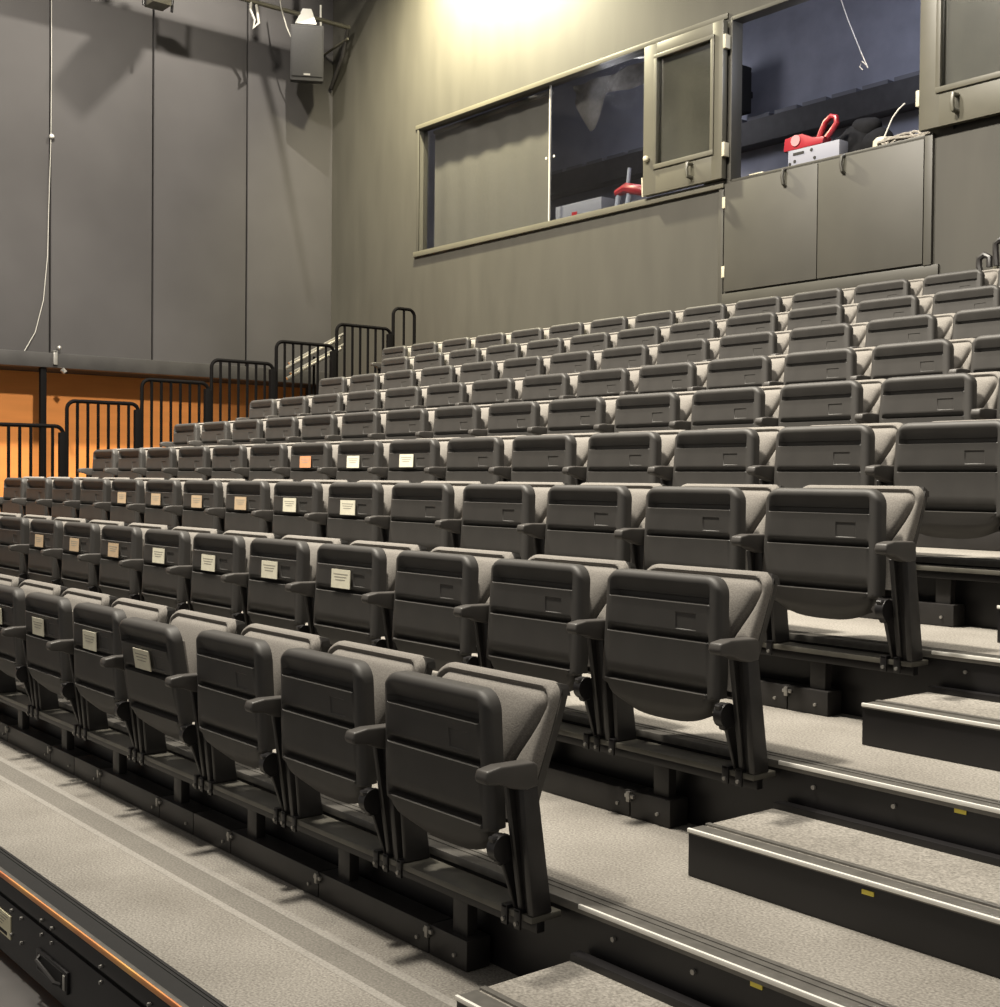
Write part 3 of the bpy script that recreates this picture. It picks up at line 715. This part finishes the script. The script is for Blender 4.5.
# unseen bars added overhead to cast shadows on the left wall
mb = MB().tube([(-19.0, -2, 13.9), (-19.0, 11.6, 13.9)], 0.13, 12)
mb.tube([(-18.37, 9.36, 14.5), (-18.37, 9.55, 13.88), (-18.38, 9.79, 12.83)], 0.03, 8)
mb.tube([(-18.37, 9.36, 14.5), (-18.37, 9.30, 17.5)], 0.03, 8).tube([(-19.0, 3, 13.9), (-19.0, 3, 18)], 0.04, 8).tube([(-19.0, 10, 13.9), (-19.0, 10, 18)], 0.04, 8)
st(mb.build('shadow_bars', M['grail']), 'unseen overhead bars added to shade the left wall')
ol = empty('shadow_hood', (-18.25, 8.40, 14.30), 'unseen black hood added by the gallery lamp to cast a shadow', 'lantern')  # hood added out of view to throw the lantern-shaped shadow
MB().box(-0.11, 0.11, -0.115, 0.115, -0.24, 0.24, 0.03).build('hood', M['grail'], ol, rot=(math.radians(-40), 0, 0))
MB().tube([(0, 0, 0.2), (0, 0.1, 3.4)], 0.025, 8).build('hanging_stem', M['grail'], ol)
# cable down the first seam of the left wall
sx = LEFT+0.03
pts = [(sx, 5.66, Z(12.5)), (sx, 5.67, Z(9)), (sx, 5.66, Z(7.6)), (sx, 5.62, Z(6.2)), (sx, 5.60, Z(5.3)), (sx, 5.52, Z(4.4)), (sx, 5.36, Z(3.75)), (sx+0.02, 5.14, Z(3.36))]
tag(MB().tube(pts, 0.008, 6).build('wall_cable', M['cable']), 'thin pale cable hanging down the left wall seam to the ledge', 'cable')
tag(MB().use(M['white']).ball((sx+0.02, 5.67, Z(7.66)), 0.05).build('cable_clip', M['white']), 'small white clip on the left wall seam', 'clip')
cl = MB().box(LEFT-0.02, LEFT+0.16, 5.68, 5.76, Z(3.36), Z(3.40), 0.008).box(LEFT+0.101, LEFT+0.16, 5.68, 5.76, Z(3.12), Z(3.40), 0.01).ball((LEFT+0.13, 5.80, Z(3.46)), 0.05).tube([(LEFT+0.13, 5.86, Z(3.04)), (LEFT+0.13, 5.92, Z(2.98))], 0.05, 8)
tag(cl.build('ledge_clamp', M['bolt']), 'small metal clamp on the edge of the left ledge', 'clamp')

# ------------------------------------------------------------------ light
def spot(name, loc, target, energy, size_deg, col=(1, 0.86, 0.66), radius=0.25, blend=0.7):
    l = bpy.data.lights.new(name, 'SPOT'); l.energy = energy; l.spot_size = math.radians(size_deg); l.spot_blend = blend
    l.color = col; l.shadow_soft_size = radius
    o = bpy.data.objects.new(name, l); COL.objects.link(o); o.location = Vector(loc)*S
    o.rotation_euler = (Vector(target)-Vector(loc)).to_track_quat('-Z', 'Y').to_euler(); return o
def point(name, loc, energy, col=(1, 0.86, 0.66), radius=0.15):
    l = bpy.data.lights.new(name, 'POINT'); l.energy = energy; l.color = col; l.shadow_soft_size = radius
    o = bpy.data.objects.new(name, l); COL.objects.link(o); o.location = Vector(loc)*S; return o
WARM = (1, 0.925, 0.80)
spot('house_light_front', (-5.0, -1.4, 17.0), (-4.0, 9.0, 2.5), 8400, 92, WARM, 0.35, 1.0)
spot('house_light_middle', (-11.0, -1.0, 17.0), (-10.0, 9.0, 2.5), 5800, 92, WARM, 0.35, 1.0)
spot('house_light_left', (-12.5, 1.5, 15.6), (-20.0, 6.0, 3), 5200, 115, WARM, 0.25, 1.0)
spot('house_light_aisle', (0.5, 1.6, 17.5), (1.2, 4.5, 1), 3000, 90, WARM, 1.2, 1.0)
spot('wall_wash', (-15.8, 10.3, 13.9), (-15.9, 12.2, 11.5), 4600, 140, (1, 0.91, 0.62), 0.1, 1.0)
spot('gallery_lamp', (-17.1, 9.0, 15.4), (-21.0, 7.0, 10), 1300, 140, WARM, 0.02, 1.0)
spot('bay_light', (2.0, 0.0, 14.0), (-22.3, 5.0, 2.5), 6500, 26, WARM, 0.2, 0.6)
point('booth_light', (-7.4, 12.8, Z(8.1)), 40, (0.82, 0.86, 1.0), 0.25)
point('booth_light_left', (-12.6, 12.95, Z(8.12)), 46, (0.92, 0.93, 1.0), 0.25)

w = bpy.data.worlds.new('hall'); scene.world = w; w.use_nodes = True
w.node_tree.nodes['Background'].inputs['Color'].default_value = (1.0, 0.94, 0.86, 1)
w.node_tree.nodes['Background'].inputs['Strength'].default_value = 0.28

# ------------------------------------------------------------------ camera
yaw, pitch, roll = math.radians(50.83368), math.radians(-1.06601), math.radians(0.51822)
f0 = Vector((-math.sin(yaw), math.cos(yaw), 0)); r0 = Vector((math.cos(yaw), math.sin(yaw), 0)); u0 = Vector((0, 0, 1))
f2 = f0*math.cos(pitch) + u0*math.sin(pitch); u2 = u0*math.cos(pitch) - f0*math.sin(pitch)
r3 = r0*math.cos(roll) + u2*math.sin(roll); u3 = u2*math.cos(roll) - r0*math.sin(roll)
cam = bpy.data.cameras.new('camera'); co = bpy.data.objects.new('camera', cam); COL.objects.link(co)
m = Matrix((r3, u3, -f2)).transposed().to_4x4(); m.translation = Vector((4.0642, -3.3855, 0.9031+ZO))*S
co.matrix_world = m
cam.sensor_fit = 'HORIZONTAL'; cam.sensor_width = 36; cam.lens = 1267.7269/1000*36; cam.clip_start = 0.05
scene.camera = co
scene.view_settings.view_transform = 'Standard'; scene.view_settings.look = 'None'; scene.view_settings.exposure = 0.0; scene.view_settings.gamma = 1.0
